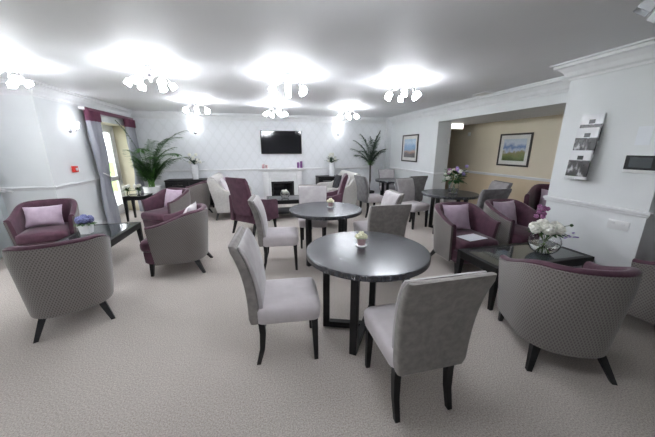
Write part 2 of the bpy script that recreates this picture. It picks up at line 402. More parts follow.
# ---- curtains
def curtain(name, x, y0, y1, ztop, tie_y, label, mat='curtain', tie=True, folds=4, group='grey curtains at the garden door'):
    """hangs in the plane x, spread y0..y1, drawn towards tie_y at the tieback height"""
    root = thing(name, label, 'curtain', (x, (y0+y1)/2, 0), 0, group)
    zs = [ztop-i*(ztop-.02)/28 for i in range(29)]
    bm = BM(); n = folds*8; rings = []
    for z in zs:
        k = math.exp(-((z-1.0)/.30)**2)*(.30 if tie else 0)
        row = []
        for j in range(n+1):
            u = j/n; y = y0+(y1-y0)*u; y = y+(tie_y-y)*k
            amp = .052*(1-.45*k)
            row.append((math.sin(u*folds*2*PI)*amp + .01*math.sin(5*z+u*9), y-(y0+y1)/2, z))
        rings.append(row)
    # give the cloth its thickness
    full = [r+[(p[0]-.006, p[1], p[2]) for p in reversed(r)] for r in rings]
    loft(bm, full)
    obj('drape', bm, M[mat], root, 60)
    hb = BM(); rr = []
    for z in (ztop+.05, ztop-.13):
        row = [(math.sin(j/n*folds*2*PI)*.05+.012, y0+(y1-y0)*j/n-(y0+y1)/2, z) for j in range(n+1)]
        rr.append(row+[(p[0]-.03, p[1], p[2]) for p in reversed(row)])
    loft(hb, rr); obj('pleated_heading', hb, M['pelmet'], root, 60)
    if tie:
        tb = BM(); c = tie_y-(y0+y1)/2; hw = (y1-y0)*.37
        pts = [(.075*math.cos(a), c+hw*math.sin(a), 1.0+.10*math.sin(a)*(1 if tie_y < (y0+y1)/2 else -1)) for a in [i*2*PI/20 for i in range(21)]]
        tube(tb, pts, .012, 6); obj('tieback', tb, M['trim'], root)
    return root
curtain('curtain', XL+.115, 6.06, 6.52, 2.17, 6.34, 'grey curtain with plum heading left of the garden door, nearer the red call point')
curtain('curtain', XL+.115, 7.60, 8.08, 2.17, 7.92, 'grey curtain with plum heading right of the garden door, beside the large palm')
curtain('curtain', XL2+.13, 4.05, 4.98, 2.17, 4.80, 'pale curtain at the far left edge beside the tub chair', 'curtain_pale', group=None)
tr = thing('curtain_track', 'white curtain track with plum valance strip above the garden door', 'curtain track', (XL, 7.1, 2.23))
obj('rail', box(BM(), .0, .10, -1.0, .99, .0, .045, .006), M['trim'], tr)
obj('valance', box(BM(), .10, .112, -1.0, .99, -.03, .045, .004), M['pelmet'], tr)

# ---- garden outside
g = BM(); box(g, -40, -4.3, -15, 40, -.25, -.12); struct('ground_lawn', g, M['lawn'])
g = BM(); box(g, -6.0, -4.22, 2, 12, -.12, -.05); struct('ground_patio', g, M['patio'])
hd = BM()
for i in range(260):
    blob(hd, (-14.5+random.uniform(-.6, .6), 4+random.uniform(0, 26), random.uniform(.1, 1.0)), random.uniform(.25, .5), 1, (1, 1, 1), .25)
o = tag(obj('garden_hedge', hd, M['hedge'], smooth=0), 'green hedge beyond the lawn outside the garden door', 'hedge')
o.location.z = -.25

# ------------------------------------------------------------------ dining chairs
def make_dining(label, seatm='chair_fabric', backm='chair_back', name='dining_chair'):
    t = thing(name, label, 'chair')
    b = BM(); rs = []
    for z, hw, hd_, r, cy in ((.345, .205, .205, .03, .0), (.36, .222, .222, .04, 0), (.41, .23, .228, .045, .002), (.455, .232, .23, .05, .002), (.475, .222, .222, .05, 0), (.487, .19, .19, .05, 0), (.489, .08, .08, .05, 0)):
        rs.append(rrect(hw, hd_, r, z, 0, cy+.01))
    loft(b, rs); obj('seat', b, M[seatm], t, 50)
    def prof(z):                                     # centre-line of the raked back
        u = (z-.36)/.59
        return -.205-.02*u-.10*u*u*u, .215+.032*u
    for nm, off0, off1, mm in (('backrest', .018, .046, 'back_pad'), ('back_panel', -.062, .0175, backm)):
        b = BM(); rs = []
        K = 14
        for i in range(K+1):
            z = .42+.52*i/K if nm == 'backrest' else .352+.598*i/K
            cy, hw = prof(z)
            th = (off1-off0)/2; sh = 1
            if i == K: sh = .55
            if i == 0: sh = .8
            ins = .008 if nm == 'backrest' else 0
            thin = (1-.25*i/K) if nm != 'backrest' else 1          # the shell thins towards the top
            rs.append(rrect(hw-ins-(.008 if sh < 1 else 0), th*sh*thin, min(.02, th*sh*thin*.9), z, 0, cy+off1-th*thin))
        loft(b, rs); obj(nm, b, M[mm], t, 60)
    for sx in (-1, 1):
        b = BM(); bar(b, (sx*.185, .195, .36), (sx*.187, .205, 0), .046, .030); obj('leg', b, M['black_wood'], t, 0)
        b = BM(); rr = []
        for z, y, w in ((.37, -.185, .044), (.26, -.178, .042), (.13, -.188, .036), (0, -.222, .030)):
            rr.append([Vector((sx*.175+a*w/2, y+c*w/2, z)) for a, c in ((1, 1), (-1, 1), (-1, -1), (1, -1))])
        loft(b, rr); obj('leg', b, M['black_wood'], t, 50)
    return t
def put(o, x, y, f):
    o.location = (x, y, 0); o.rotation_euler = (0, 0, face_rot(*f)); return o
GD = 'upholstered dining chairs around the round tables'
chA = put(make_dining('pale grey dining chair seen side-on, left of the nearest round table'), .145, 1.93, (1, -.08)); chA['group'] = GD
def dchair(src, x, y, f, label): return dup(src, (x, y, 0), face_rot(*f), label, GD)
dchair(chA, .87, 1.35, (0, 1), 'dining chair with its grey velvet back to us, in front of the nearest round table')
dchair(chA, .21, 3.53, (1, -.10), 'pale dining chair seen side-on, left of the second round table')
dchair(chA, 1.39, 3.02, (.02, 1), 'dining chair with its grey back to us, right behind the nearest round table')
dchair(chA, 1.56, 3.58, (-1, .05), 'pale dining chair facing left at the right of the second round table')
dchair(chA, .80, 4.27, (-.18, -.98), 'pale dining chair behind the second round table, in front of the hearth')
chJ = put(make_dining('charcoal dining chair beside the right-hand cream sofa, facing the far round table', 'chair_fabric', 'dark_chair'), 2.52, 5.95, (1, .12)); chJ['group'] = GD
dk = chJ
dchair(dk, 3.64, 7.30, (-.1, -1), 'charcoal dining chair at the far side of the far corner table, under the tall palm')
dchair(dk, 3.44, 5.86, (-.15, 1), 'charcoal dining chair, back to us, at the near side of the far corner table')
chL = put(make_dining('charcoal dining chair with pale seat, left of the table with the bouquet', 'chair_fabric', 'dark_chair'), 2.99, 4.88, (.28, -.96)); chL['group'] = GD
dchair(dk, 3.53, 3.74, (.05, 1), 'charcoal dining chair with its back to us in front of the bouquet table')
dchair(dk, 4.08, 4.25, (-1, .18), 'charcoal dining chair by the tan wall, right of the bouquet table')

# ------------------------------------------------------------------ round tables
def make_round(label, x, y, angs, r=.5):
    t = thing('round_table', label, 'table', (x, y, 0), 0, 'black round tables')
    b = BM(); lathe(b, [(r-.012, .700), (r, .704), (r, .741), (r-.006, .748), (r-.05, .750)], 64); obj('tabletop', b, M['table_top'], t, 40)
    for a in angs:
        c, s = math.cos(a), math.sin(a); L = .335
        def rot(bb): return xform(bb, Matrix.Rotation(a, 4, 'Z'))
        for sg in (-1, 1):
            b = BM(); box(b, sg*L-.028, sg*L+.028, -.028, .028, .0, .70, .003, 1); obj('leg', rot(b), M['black_wood'], t, 0)
        off = .0 if a == angs[0] else .002
        b = BM(); box(b, -L+.028, L-.028, -.026, .026, 0, .05+off); obj('base_bar', rot(b), M['black_wood'], t, 0)
        b = BM(); box(b, -L+.028, L-.028, -.024, .024, .66+off, .70); obj('top_rail', rot(b), M['black_wood'], t, 0)
    return t
R_ = math.radians
make_round('black round dining table nearest to us with a small flower pot', .82, 1.985, (R_(55), R_(-20)))
make_round('second black round table behind the nearest one, before the hearth', .855, 3.60, (R_(34), R_(124)), .5)
make_round('black round table holding the flower bouquet, by the tan alcove', 3.42, 4.38, (R_(20), R_(110)))
make_round('black round table in the far right corner below the framed seascape', 3.46, 6.66, (R_(34), R_(124)))

# ------------------------------------------------------------------ tub chairs
def make_tub(label, hb=.80, ha=.645, w=.350, dp=.345, shellm='shell'):
    t = thing('tub_chair', label, 'armchair')
    # U-shaped plan path from the right front round the back to the left front
    path = []
    yf = .275
    for i in range(7): path.append((w-.012*(i/6), yf-(yf+.0)*i/6))
    for i in range(1, 24):
        a = -i/24*PI
        path.append(((w-.012)*math.copysign(abs(math.cos(a))**.80, math.cos(a)), -dp*abs(math.sin(a))**.80))
    for i in range(7): path.append((-(w-.012)-.012*(i/6), yf*i/6))
    P = [Vector((a, b, 0)) for a, b in path]; K = len(P)
    L = [0]
    for i in range(1, K): L.append(L[-1]+(P[i]-P[i-1]).length)
    def nrm(i):
        d = (P[min(i+1, K-1)]-P[max(i-1, 0)]).normalized()
        return Vector((d.y, -d.x, 0)) * (-1)          # outward
    def height(i):
        q = abs(L[i]/L[-1]-.5)*2                       # 0 at back, 1 at the fronts
        s = min(1, max(0, (q-.32)/.68)); s = s*s*(3-2*s)
        return hb+(ha-hb)*s
    cen = Vector((0, 0, 0))
    def section(i, prof):
        h = height(i); o = nrm(i)
        if o.dot(P[i]-Vector((0, .05, 0))) < 0: o = -o
        out = []
        for a, zf, dz in prof:                         # a: inward offset, zf: fraction of height, dz: extra
            z = .165+(h-.165)*zf+dz
            fl = .87+.13*min(1, (z-.165)/.5)           # tapers in towards the floor
            p = P[i]-o*a
            out.append(Vector((p.x*fl, p.y*fl, z)))
        return out
    shell = [(0, .0, 0), (0, .2, 0), (0, .4, 0), (0, .6, 0), (0, .8, 0), (0, .97, 0), (.016, .985, 0), (.028, .97, 0), (.028, .5, 0), (.028, 0, 0)]
    b = BM(); rings = [section(i, shell) for i in range(K)]
    loft(b, rings, uv=lambda i, j: (L[i], [.0, .12, .24, .36, .48, .6, .62, .64, .8, 1.0, 1.1][j]))
    obj('outer_shell', b, M[shellm], t, 50)
    lin = [(.028, .05, 0), (.028, .965, 0), (.006, .978, .002), (.004, 1.0, -.002), (.016, 1.0, .012), (.036, 1.0, .016), (.056, 1.0, .010), (.068, 1.0, -.012), (.074, .8, 0), (.082, .5, 0), (.085, .05, 0)]
    b = BM(); loft(b, [section(i, lin) for i in range(K)]); obj('inner_lining', b, M['purple_in'], t, 50)
    # front apron under the cushion and the cushion itself
    def dshape(sx, yf_, yb, z, n=10):
        pts = []
        for k in range(n+1):
            a = PI*k/n
            pts.append(Vector((sx*math.copysign(abs(math.cos(a))**.7, math.cos(a)), -.02-yb*abs(math.sin(a))**.8, z)))
        pts.append(Vector((-sx, yf_-.05, z))); pts.append(Vector((-sx+.012, yf_-.012, z))); pts.append(Vector((-sx+.05, yf_, z)))
        pts.append(Vector((sx-.05, yf_, z))); pts.append(Vector((sx-.012, yf_-.012, z))); pts.append(Vector((sx, yf_-.05, z)))
        return pts
    b = BM(); loft(b, [dshape(.25, .35, .24, .165), dshape(.265, .372, .25, .19), dshape(.268, .378, .25, .325)]); obj('seat_base', b, M['purple'], t, 50)
    b = BM(); loft(b, [dshape(.235, .36, .2, .325), dshape(.252, .397, .225, .335), dshape(.256, .407, .232, .37), dshape(.256, .407, .232, .42), dshape(.250, .395, .225, .45), dshape(.225, .355, .20, .466), dshape(.1, .15, .1, .470)])
    obj('seat_cushion', b, M['purple'], t, 60)
    for sx in (-1, 1):
        b = BM(); bar(b, (sx*.225, .30, .175), (sx*.235, .315, 0), .050, .030); obj('leg', b, M['black_wood'], t, 0)
        b = BM(); bar(b, (sx*.19, -.195, .175), (sx*.255, -.295, 0), .055, .032); obj('leg', b, M['black_wood'], t, 0)
    return t
GT = 'plum tub chairs with lattice backs'
tA = put(make_tub('large tub chair seen from behind in the left foreground, grey lattice back'), -1.78, 2.83, (-.43, .9)); tA['group'] = GT
def tub(x, y, f, label): return dup(tA, (x, y, 0), face_rot(*f), label, GT)
tub(-2.98, 4.62, (.30, -.95), 'plum tub chair with lilac cushion against the far left wall')
tub(-1.06, 3.79, (-1, .03), 'grey-backed tub chair facing left, right of the left coffee table')
tub(-1.66, 5.50, (-.55, -.83), 'plum tub chair turned towards us, in front of the large palm')
tub(-1.52, 6.88, (-1, .1), 'grey-backed tub chair beside the black sideboard, furthest of the left group')
tub(2.16, 1.395, (.45, .89), 'large tub chair seen from behind in the right foreground, grey lattice back')
tub(3.34, 1.22, (-.12, 1), 'tub chair cut off by the right edge of the picture')
tub(2.57, 2.98, (-.05, -1), 'plum tub chair with a paper on its seat, left of the pair')
tub(3.43, 3.02, (.05, -1), 'plum tub chair beside the pillar, right of the pair')
tH = put(make_tub('taller plum tub chair by the tan wall, half hidden behind the pillar', .92, .78, shellm='purple'), 4.82, 3.55, (-.85, -.5)); tH['group'] = GT

# scatter cushions
def cushion(x, y, z, f, lean, label, mat='pillow', w=.40, h=.36, t=.13, roll=0, group='lilac cushions on the tub chairs'):
    o = tag(obj('cushion', cush_bm(w, h, t), M[mat], None, 60), label, 'cushion', group)
    o.location = (x, y, z); o.rotation_euler = (R_(lean), roll, face_rot(*f))
    return o
def cush_at(cx, cy, f, back, label, **k):
    fv = Vector(f).normalized(); p = Vector((cx, cy))-fv*back
    return cushion(p.x, p.y, .472, tuple(fv), 18, label, **k)
cush_at(-3.02, 4.60, (.30, -.95), .0, 'lilac satin cushion on the tub chair against the far left wall', w=.42, h=.30)
cush_at(-1.66, 5.50, (-.55, -.83), .04, 'lilac cushion on the tub chair in front of the large palm')
cush_at(-1.06, 3.79, (-1, .03), .06, 'pale cushion peeping over the rim of the side-on tub chair', mat='pillow_white', h=.40)
cush_at(2.57, 2.98, (-.05, -1), .06, 'lilac cushion on the tub chair that has a paper on its seat')
cush_at(3.43, 3.02, (.05, -1), .06, 'lilac cushion on the tub chair beside the pillar')
cush_at(4.82, 3.55, (-.85, -.5), .06, 'lilac cushion on the taller plum chair by the tan wall', h=.40)
pp = obj('paper_leaflet', box(BM(), -.15, .15, -.105, .105, 0, .004, .001, 1), M['paper'], loc=(2.53, 2.73, .471), rz=.15)
tag(pp, 'white paper leaflet lying on a plum tub chair seat', 'leaflet')

# ------------------------------------------------------------------ coffee tables
def coffee(label, x0, x1, y0, y1, h=.45, group='black coffee tables', taper=True, shelf=False, name='coffee_table', cat='table'):
    cx, cy = (x0+x1)/2, (y0+y1)/2; a, b_ = (x1-x0)/2, (y1-y0)/2
    t = thing(name, label, cat, (cx, cy, 0), 0, group)
    f = BM(); w = .055
    for q in ((-a, a, -b_, -b_+w), (-a, a, b_-w, b_), (-a, -a+w, -b_+w, b_-w), (a-w, a, -b_+w, b_-w)): box(f, *q, h-.085, h, .002, 1)
    obj('frame', f, M['black_wood'], t, 0)
    obj('glass_top', box(BM(), -a+w, a-w, -b_+w, b_-w, h-.012, h-.002), M['table_glass'], t, 0)
    for sx in (-1, 1):
        for sy in (-1, 1):
            l = BM(); bar(l, (sx*(a-.03), sy*(b_-.03), h-.085), (sx*(a-.02), sy*(b_-.02), 0), .058, .034); obj('leg', l, M['black_wood'], t, 0)
    if shelf: obj('shelf', box(BM(), -a+.03, a-.03, -b_+.03, b_-.03, .14, .165), M['black_wood'], t, 0)
    return t
coffee('black glass-topped coffee table in the left group, blue hydrangea on it', -2.47, -1.84, 3.50, 4.66)
coffee('black glass-topped coffee table by the pillar, goldfish-bowl vase on it', 2.12, 3.36, 1.93, 2.47)
coffee('black coffee table between the cream sofas before the hearth', .12, .93, 5.95, 6.60, .45, shelf=True)
coffee('small black side table beside the garden door with white flowers', -2.88, -2.44, 6.62, 7.04, .55, name='side_table', group=None)

# ------------------------------------------------------------------ plum high-back chairs
def make_high(label):
    t = thing('high_back_armchair', label, 'armchair', group='plum high-back armchairs')
    b = BM(); rs = []
    for i in range(12):
        u = i/11; z = .38+.68*u; hw = .215+.03*u; th = .055-.012*u; cy = -.27-.14*u*u
        if i == 11: hw -= .012; th *= .6
        rs.append(rrect(hw, th, .025 if th > .03 else .02, z, 0, cy))
    loft(b, rs); obj('backrest', b, M['purple'], t, 60)
    b = BM(); box(b, -.25, .25, -.27, .30, .22, .38, .03, 3); obj('seat_base', b, M['purple'], t, 50)
    b = BM(); box(b, -.235, .235, -.22, .32, .38, .49, .04, 4); obj('seat_cushion', b, M['purple'], t, 50)
    for sx in (-1, 1):
        b = BM(); rs = []
        for y, zt in ((-.30, .72), (-.15, .67), (.05, .635), (.25, .62), (.29, .60)):
            cx = sx*.29; w = .04
            rs.append([Vector((cx+dx, y, z)) for dx, z in ((-w, .24), (w, .24), (w, zt-.02), (w*.6, zt), (-w*.6, zt), (-w, zt-.02))])
        loft(b, rs); obj('arm', b, M['purple'], t, 50)
        for sy, y1 in ((.26, .28), (-.25, -.33)):
            b = BM(); bar(b, (sx*.25, sy, .23), (sx*.26, y1, 0), .046, .028); obj('leg', b, M['black_wood'], t, 0)
    return t
hA = put(make_high('plum high-back armchair left of the hearth, its back to us'), -.14, 5.28, (.70, .72))
dup(hA, (1.26, 5.30, 0), face_rot(-.97, .25), 'plum high-back armchair half hidden behind the second round table')

# ------------------------------------------------------------------ cream sofas (facing +Y locally)
def make_sofa(label, L=1.35):
    t = thing('sofa', label, 'sofa', group='cream sofas facing each other')
    w = L/2
    b = BM(); box(b, -w+.10, w-.10, -.36, .34, .16, .34, .03, 3); obj('seat_base', b, M['cream'], t, 50)
    for sx in (-1, 1):
        b = BM(); box(b, sx*(w-.10)/2-(w-.10)/2+.004, sx*(w-.10)/2+(w-.10)/2-.004, -.24, .38, .34, .48, .045, 4); obj('seat_cushion', b, M['cream'], t, 50)
    # raked, scroll-topped back swept along its length
    prof = [(-.34, .17), (-.40, .45), (-.47, .72), (-.50, .86), (-.48, .93), (-.42, .96), (-.35, .935), (-.30, .86), (-.26, .60), (-.22, .36), (-.22, .17)]
    b = BM(); loft(b, [[(x, y, z) for y, z in prof] for x in (-w+.06, -w/2, 0, w/2, w-.06)]); obj('backrest', b, M['cream'], t, 50)
    for sx in (-1, 1):
        b = BM()
        ap = [(-.34, .17), (-.40, .45), (-.46, .70), (-.47, .84), (-.43, .90), (-.36, .90), (-.27, .80), (-.18, .68), (-.05, .62), (.25, .61), (.33, .59), (.37, .54), (.37, .17)]
        x0, x1 = sx*(w-.12), sx*w
        loft(b, [[(x0, y, z) for y, z in ap], [(x0+sx*.02, y, z+.008 if z > .5 else z) for y, z in ap], [(x1-sx*.02, y, z+.008 if z > .5 else z) for y, z in ap], [(x1, y, z) for y, z in ap]])
        obj('arm', b, M['cream'], t, 40)
        for y0, y1 in ((.31, .33), (-.32, -.38)):
            l = BM(); bar(l, (sx*(w-.06), y0, .18), (sx*(w-.05), y1, 0), .055, .035); obj('leg', l, M['black_wood'], t, 0)
    return t
sA = put(make_sofa('cream sofa left of the hearth, facing right'), -.62, 6.93, (1, 0))
dup(sA, (1.90, 6.93, 0), face_rot(-1, 0), 'cream sofa right of the hearth, facing left')
GC = 'cushions on the cream sofas'
cushion(-.70, 6.55, .485, (1, .1), 22, 'white cushion at the near end of the left sofa', 'pillow_white', .46, .46, group=GC)
cushion(-.70, 7.25, .485, (1, -.1), 20, 'lilac cushion at the far end of the left sofa', 'pillow', .42, .42, group=GC)
cushion(-.55, 6.92, .485, (1, 0), 24, 'dark cushion in the middle of the left sofa', 'pillow_dark', .36, .38, .09, group=GC)
cushion(1.97, 6.60, .485, (-1, .1), 22, 'white cushion at the near end of the right sofa', 'pillow_white', .46, .46, group=GC)
cushion(1.97, 7.22, .485, (-1, -.1), 20, 'dark cushion at the far end of the right sofa', 'pillow_dark', .40, .40, group=GC)

# ------------------------------------------------------------------ sideboards
def sideboard(label, x0, x1):
    y0, y1, h = 7.72, 8.16, .76; cx = (x0+x1)/2; w = (x1-x0)/2
    t = thing('sideboard', label, 'sideboard', (cx, 0, 0), 0, 'black sideboards beside the hearth')
    b = BM(); box(b, -w+.01, w-.01, y0+.02, y1, .08, h-.03); obj('body', b, M['black_wood'], t, 0)
    obj('top', box(BM(), -w, w, y0, y1, h-.03, h, .003, 1), M['black_wood'], t, 0)
    for sx in (-1, 1):
        a = min(sx*(w-.02), 0)+.004; c = max(sx*(w-.02), 0)-.004
        d = obj('door', box(BM(), a, c, y0+.002, y0+.02, .1, h-.22, .003, 1), M['black_wood'], t, 0)
        k = BM(); blob(k, (sx*.06, y0-.01, .42), .014, 2); obj('knob', k, M['chrome'], d)
        d = obj('drawer', box(BM(), a, c, y0+.002, y0+.02, h-.21, h-.04, .003, 1), M['black_wood'], t, 0)
        k = BM(); box(k, (a+c)/2-.12, (a+c)/2+.12, y0-.012, y0+.002, h-.13, h-.115, .003, 1); obj('handle', k, M['chrome'], d)
        for yy in (y0+.05, y1-.05):
            l = BM(); bar(l, (sx*(w-.05), yy, .08), (sx*(w-.05), yy, 0), .05, .04); obj('leg', l, M['black_wood'], t, 0)
    return t
sideboard('black sideboard left of the hearth behind the tub chair', -2.38, -1.22)
sideboard('black sideboard right of the hearth, mostly hidden by the cream sofa', 1.62, 2.60)

# ------------------------------------------------------------------ flowers
def petal_head(bm, c, r, n=16, ps=.45):
    for i in range(n):
        a = i*2.399; z = 1-2*(i+.5)/n
        q = math.sqrt(1-z*z)
        d = Vector((q*math.cos(a), q*math.sin(a), z))
        blob(bm, Vector(c)+d*r*.62, r*ps, 1, (1, 1, .85), .12)
def leaf_quad(bm, p, d, L, w, droop=.2):
    d = Vector(d).normalized(); s = d.cross(Vector((0, 0, 1)))
    if s.length < .01: s = Vector((1, 0, 0))
    s.normalize(); up = s.cross(d); p = Vector(p)
    pts = []
    for u, ww in ((0, .1), (.3, .9), (.6, 1), (.85, .55), (1, .03)):
        c = p+d*L*u-Vector((0, 0, droop*L*u*u)); pts.append((c-s*w*ww/2, c+up*w*.12, c+s*w*ww/2))
    for a, b in zip(pts, pts[1:]):
        va = [bm.verts.new(q) for q in a+b]
        bm.faces.new((va[0], va[1], va[4], va[3])); bm.faces.new((va[1], va[2], va[5], va[4]))
def small_pot(x, y, label, cup='pinkmug'):
    t = thing('flower_pot', label, 'flower pot', (x, y, .750), 0, 'small flower pots on the round tables')
    b = BM(); lathe(b, [(.02, 0), (.046, .001), (.05, .007), (.047, .010), (.02, .008)], 24); obj('saucer', b, M['ceramic'], t, 50)
    b = BM(); lathe(b, [(.022, .008), (.032, .012), (.036, .05), (.037, .066), (.034, .066), (.032, .052), (.01, .05)], 24); obj('cup', b, M[cup], t, 50)
    for k, (dx, dy, dz, r) in enumerate(((0, 0, .095, .036), (-.028, .01, .082, .026), (.026, -.01, .083, .026))):
        b = BM(); petal_head(b, (dx, dy, dz), r); obj('blossom', b, M['fl_cream'], t, 60)
    b = BM()
    for k in range(7):
        a = k*.9; leaf_quad(b, (0, 0, .062), (math.cos(a), math.sin(a), .5), .05, .02)
    obj('leaves', b, M['leaf_l'], t, 60)
small_pot(.80, 2.06, 'cup of cream flowers on the nearest round table')
small_pot(.94, 3.66, 'cup of cream flowers on the second round table')
# blue hydrangea
t = thing('hydrangea_pot', 'blue hydrangea in a white square pot on the left coffee table', 'potted plant', (-2.30, 4.17, .449))
b = BM(); loft(b, [rrect(.06, .06, .008, 0), rrect(.08, .08, .01, .15), rrect(.072, .072, .008, .15), rrect(.07, .07, .008, .12)]); obj('pot', b, M['ceramic'], t, 40)
for k in range(7):
    a = k*1.05; rr = .075 if k else 0
    b = BM(); petal_head(b, (rr*math.cos(a), rr*math.sin(a), .205+(.03 if not k else 0)), .058, 26, .34); obj('flower_head', b, M['fl_blue'], t, 60)
b = BM()
for k in range(12): leaf_quad(b, (0, 0, .14), (math.cos(k*.55), math.sin(k*.55), .25), .15, .06, .3)
obj('leaves', b, M['leaf'], t, 60)
t.scale = (.86, .86, .92)
# goldfish-bowl vase
t = thing('bowl_vase', 'round glass vase of white roses on the coffee table by the pillar', 'vase', (2.93, 2.15, .449))
b = BM(); R = .125; pr = []
for k in range(15):
    a = -PI/2+.35+k*(PI-.85)/14; pr.append((R*math.cos(a), R*.92+R*.92*math.sin(a)))
z0 = pr[0][1]; pr = [(r, z-z0) for r, z in pr]
inn = [(r-.005, z+.004) for r, z in reversed(pr)]
lathe(b, pr+[(pr[-1][0]-.002, pr[-1][1]+.004)]+inn, 32); obj('bowl', b, M['glass'], t, 60)
b = BM(); lathe(b, [(r-.007, z+.006) for r, z in pr[:7]], 32); obj('water', b, M['water'], t, 60)
b = BM()
for k in range(14):
    a = k*.45; tube(b, [(.05*math.cos(a+2.5), .05*math.sin(a+2.5), .02), (0, 0, .1), (.07*math.cos(a), .07*math.sin(a), .2)], .003, 5)
obj('stems', b, M['stem'], t, 60)
for dx, dy, dz, r in ((-.155, -.02, .245, .045), (-.06, -.06, .245, .058), (.03, -.07, .24, .06), (-.02, .03, .27, .055), (.09, .0, .25, .052), (-.09, .05, .25, .045)):
    b = BM(); petal_head(b, (dx, dy, dz), r, 22, .42); obj('rose', b, M['fl_white'], t, 60)
b = BM()
for k in range(10): petal_head(b, (.02+random.uniform(-.05, .06), .10+random.uniform(-.03, .03), .31+k*.012), .022, 8, .5)
obj('mauve_spray', b, M['fl_pink'], t, 60)['label'] = 'mauve flower spray'
b = BM()
for k in range(9): blob(b, (.15+k*.014+random.uniform(-.01, .01), -.05-k*.004, .17+random.uniform(-.02, .03)), .012, 1, (1.6, .7, .6))
obj('lilac_sprig', b, M['fl_lilac'], t, 60)['label'] = 'lilac flower sprig'
b = BM()
for k in range(16):
    a = k*.39; leaf_quad(b, (.04*math.cos(a), .04*math.sin(a), .2), (math.cos(a), math.sin(a), .35), .12, .04, .4)
tube(b, [(0, 0, .2), (.1, -.03, .25), (.22, -.04, .26)], .003, 5); blob(b, (.225, -.04, .26), .016, 1)
obj('leaves', b, M['leaf'], t, 60)
t.scale = (1.18, 1.18, 1.18)
# bouquet on the third table
t = thing('bouquet_vase', 'glass vase with a mixed lilac and white bouquet on the alcove table', 'vase', (3.46, 4.33, .750))
b = BM(); lathe(b, [(.045, 0), (.06, .004), (.075, .06), (.07, .12), (.05, .16), (.06, .19), (.056, .19), (.046, .16), (.066, .12), (.071, .06), (.05, .010)], 28); obj('vase_body', b, M['glass'], t, 60)
b = BM()
for k in range(10):
    a = k*.63; tube(b, [(.03*math.cos(a+2.5), .03*math.sin(a+2.5), .012), (0, 0, .15), (.10*math.cos(a), .10*math.sin(a), .3)], .0035, 5)
obj('stems', b, M['stem'], t, 60)
b = BM()
for k in range(70):
    a = random.uniform(0, 2*PI); e = random.uniform(-.25, 1.0); leaf_quad(b, (.06*math.cos(a), .06*math.sin(a), .2+.1*max(e, 0)), (math.cos(a), math.sin(a), e), random.uniform(.08, .15), .045, .3)
obj('leaves', b, M['leaf'], t, 60)
for nm, mm, n_, r in (('white_flower', 'fl_white', 7, .03), ('lilac_flower', 'fl_lilac', 6, .026), ('mauve_flower', 'fl_pink', 3, .026)):
    for k in range(n_):
        a = random.uniform(0, 2*PI); q = random.uniform(.05, .17)
        b = BM(); petal_head(b, (q*math.cos(a)+(.06 if mm == 'fl_lilac' else 0), q*math.sin(a)-.03, .22+random.uniform(0, .14)+(.06 if mm == 'fl_lilac' else 0)), r, 12); obj(nm, b, M[mm], t, 60)
t.scale = (1.22, 1.22, 1.22)
# side table flowers
for dx, dy, lab in ((-2.82, 6.74, 'glass of white flowers on the side table, nearer the garden door'), (-2.63, 6.80, 'glass of white flowers on the side table, nearer the palm')):
    t = thing('flower_vase', lab, 'vase', (dx, dy, .548), 0, 'white flowers on the small side table')
    b = BM(); lathe(b, [(.03, 0), (.038, .003), (.042, .12), (.04, .12), (.036, .008)], 20); obj('tumbler', b, M['glass'], t, 60)
    for k in range(6):
        a = k*1.05; b = BM(); petal_head(b, (.055*math.cos(a)*(k > 0), .055*math.sin(a)*(k > 0), .185+.03*(k % 2)), .036, 14); obj('blossom', b, M['fl_white'], t, 60)
    b = BM()
    for k in range(14):
        a = k*.45; leaf_quad(b, (0, 0, .12), (math.cos(a), math.sin(a), .2+.6*(k % 3)), .12, .04, .3)
    tube(b, [(0, 0, .01), (0, 0, .16)], .008, 6); obj('leaves', b, M['leaf'], t, 60)
# tall white vases
for x, lab in ((-1.66, 'tall white vase of white lilies on the left sideboard'), (2.06, 'tall white vase of white lilies right of the hearth')):
    t = thing('tall_vase', lab, 'vase', (x, 7.9, .76), 0, 'tall white vases beside the hearth')
    b = BM(); lathe(b, [(.05, 0), (.075, .005), (.085, .15), (.09, .34), (.082, .385), (.076, .385), (.08, .34), (.06, .30)], 28); obj('vase_body', b, M['ceramic'], t, 50)
    for k in range(9):
        a = k*2.4; q = .05+.012*k; b = BM(); petal_head(b, (q*math.cos(a), q*math.sin(a), .44+.065*(k % 4)), .042, 12, .5); obj('lily', b, M['fl_white'], t, 60)
    b = BM()
    for k in range(26):
        a = k*.83; leaf_quad(b, (0, 0, .38), (math.cos(a), math.sin(a), .4+2.2*random.random()), random.uniform(.18, .36), .045, .3)
    obj('leaves', b, M['leaf_dark'], t, 60)

# ------------------------------------------------------------------ palms
def frond(az, el, L, droop, n=30, ll=.24, w=.022, z0=0, base=(0, 0), st=.22):
    """arching feather leaf: starts at elevation el and bends over by `droop` radians"""
    bm = BM(); d = Vector((math.cos(az), math.sin(az), 0)); p = Vector((base[0], base[1], z0)); pts = [p.copy()]
    for i in range(n):
        u = (i+1)/n; e = el-droop*u**1.6
        p = p+(d*math.cos(e)+Vector((0, 0, math.sin(e))))*(L/n); pts.append(p.copy())
    tube(bm, pts, .008, 5, .002)
    side = Vector((-d.y, d.x, 0))
    for i in range(int(n*st), n+1):
        u = i/n; v = (u-st)/(1-st); k = math.sin(PI*min(1, .22+.72*v))**.6
        t_ = (pts[i]-pts[i-1]).normalized()
        for s in (-1, 1):
            dd = (side*s*(1.0-.35*v)+t_*(.55+.6*v)+Vector((0, 0, .10))).normalized()
            leaf_quad(bm, pts[i], dd, ll*k*random.uniform(.85, 1.12), w, random.uniform(.3, .6))
    return bm
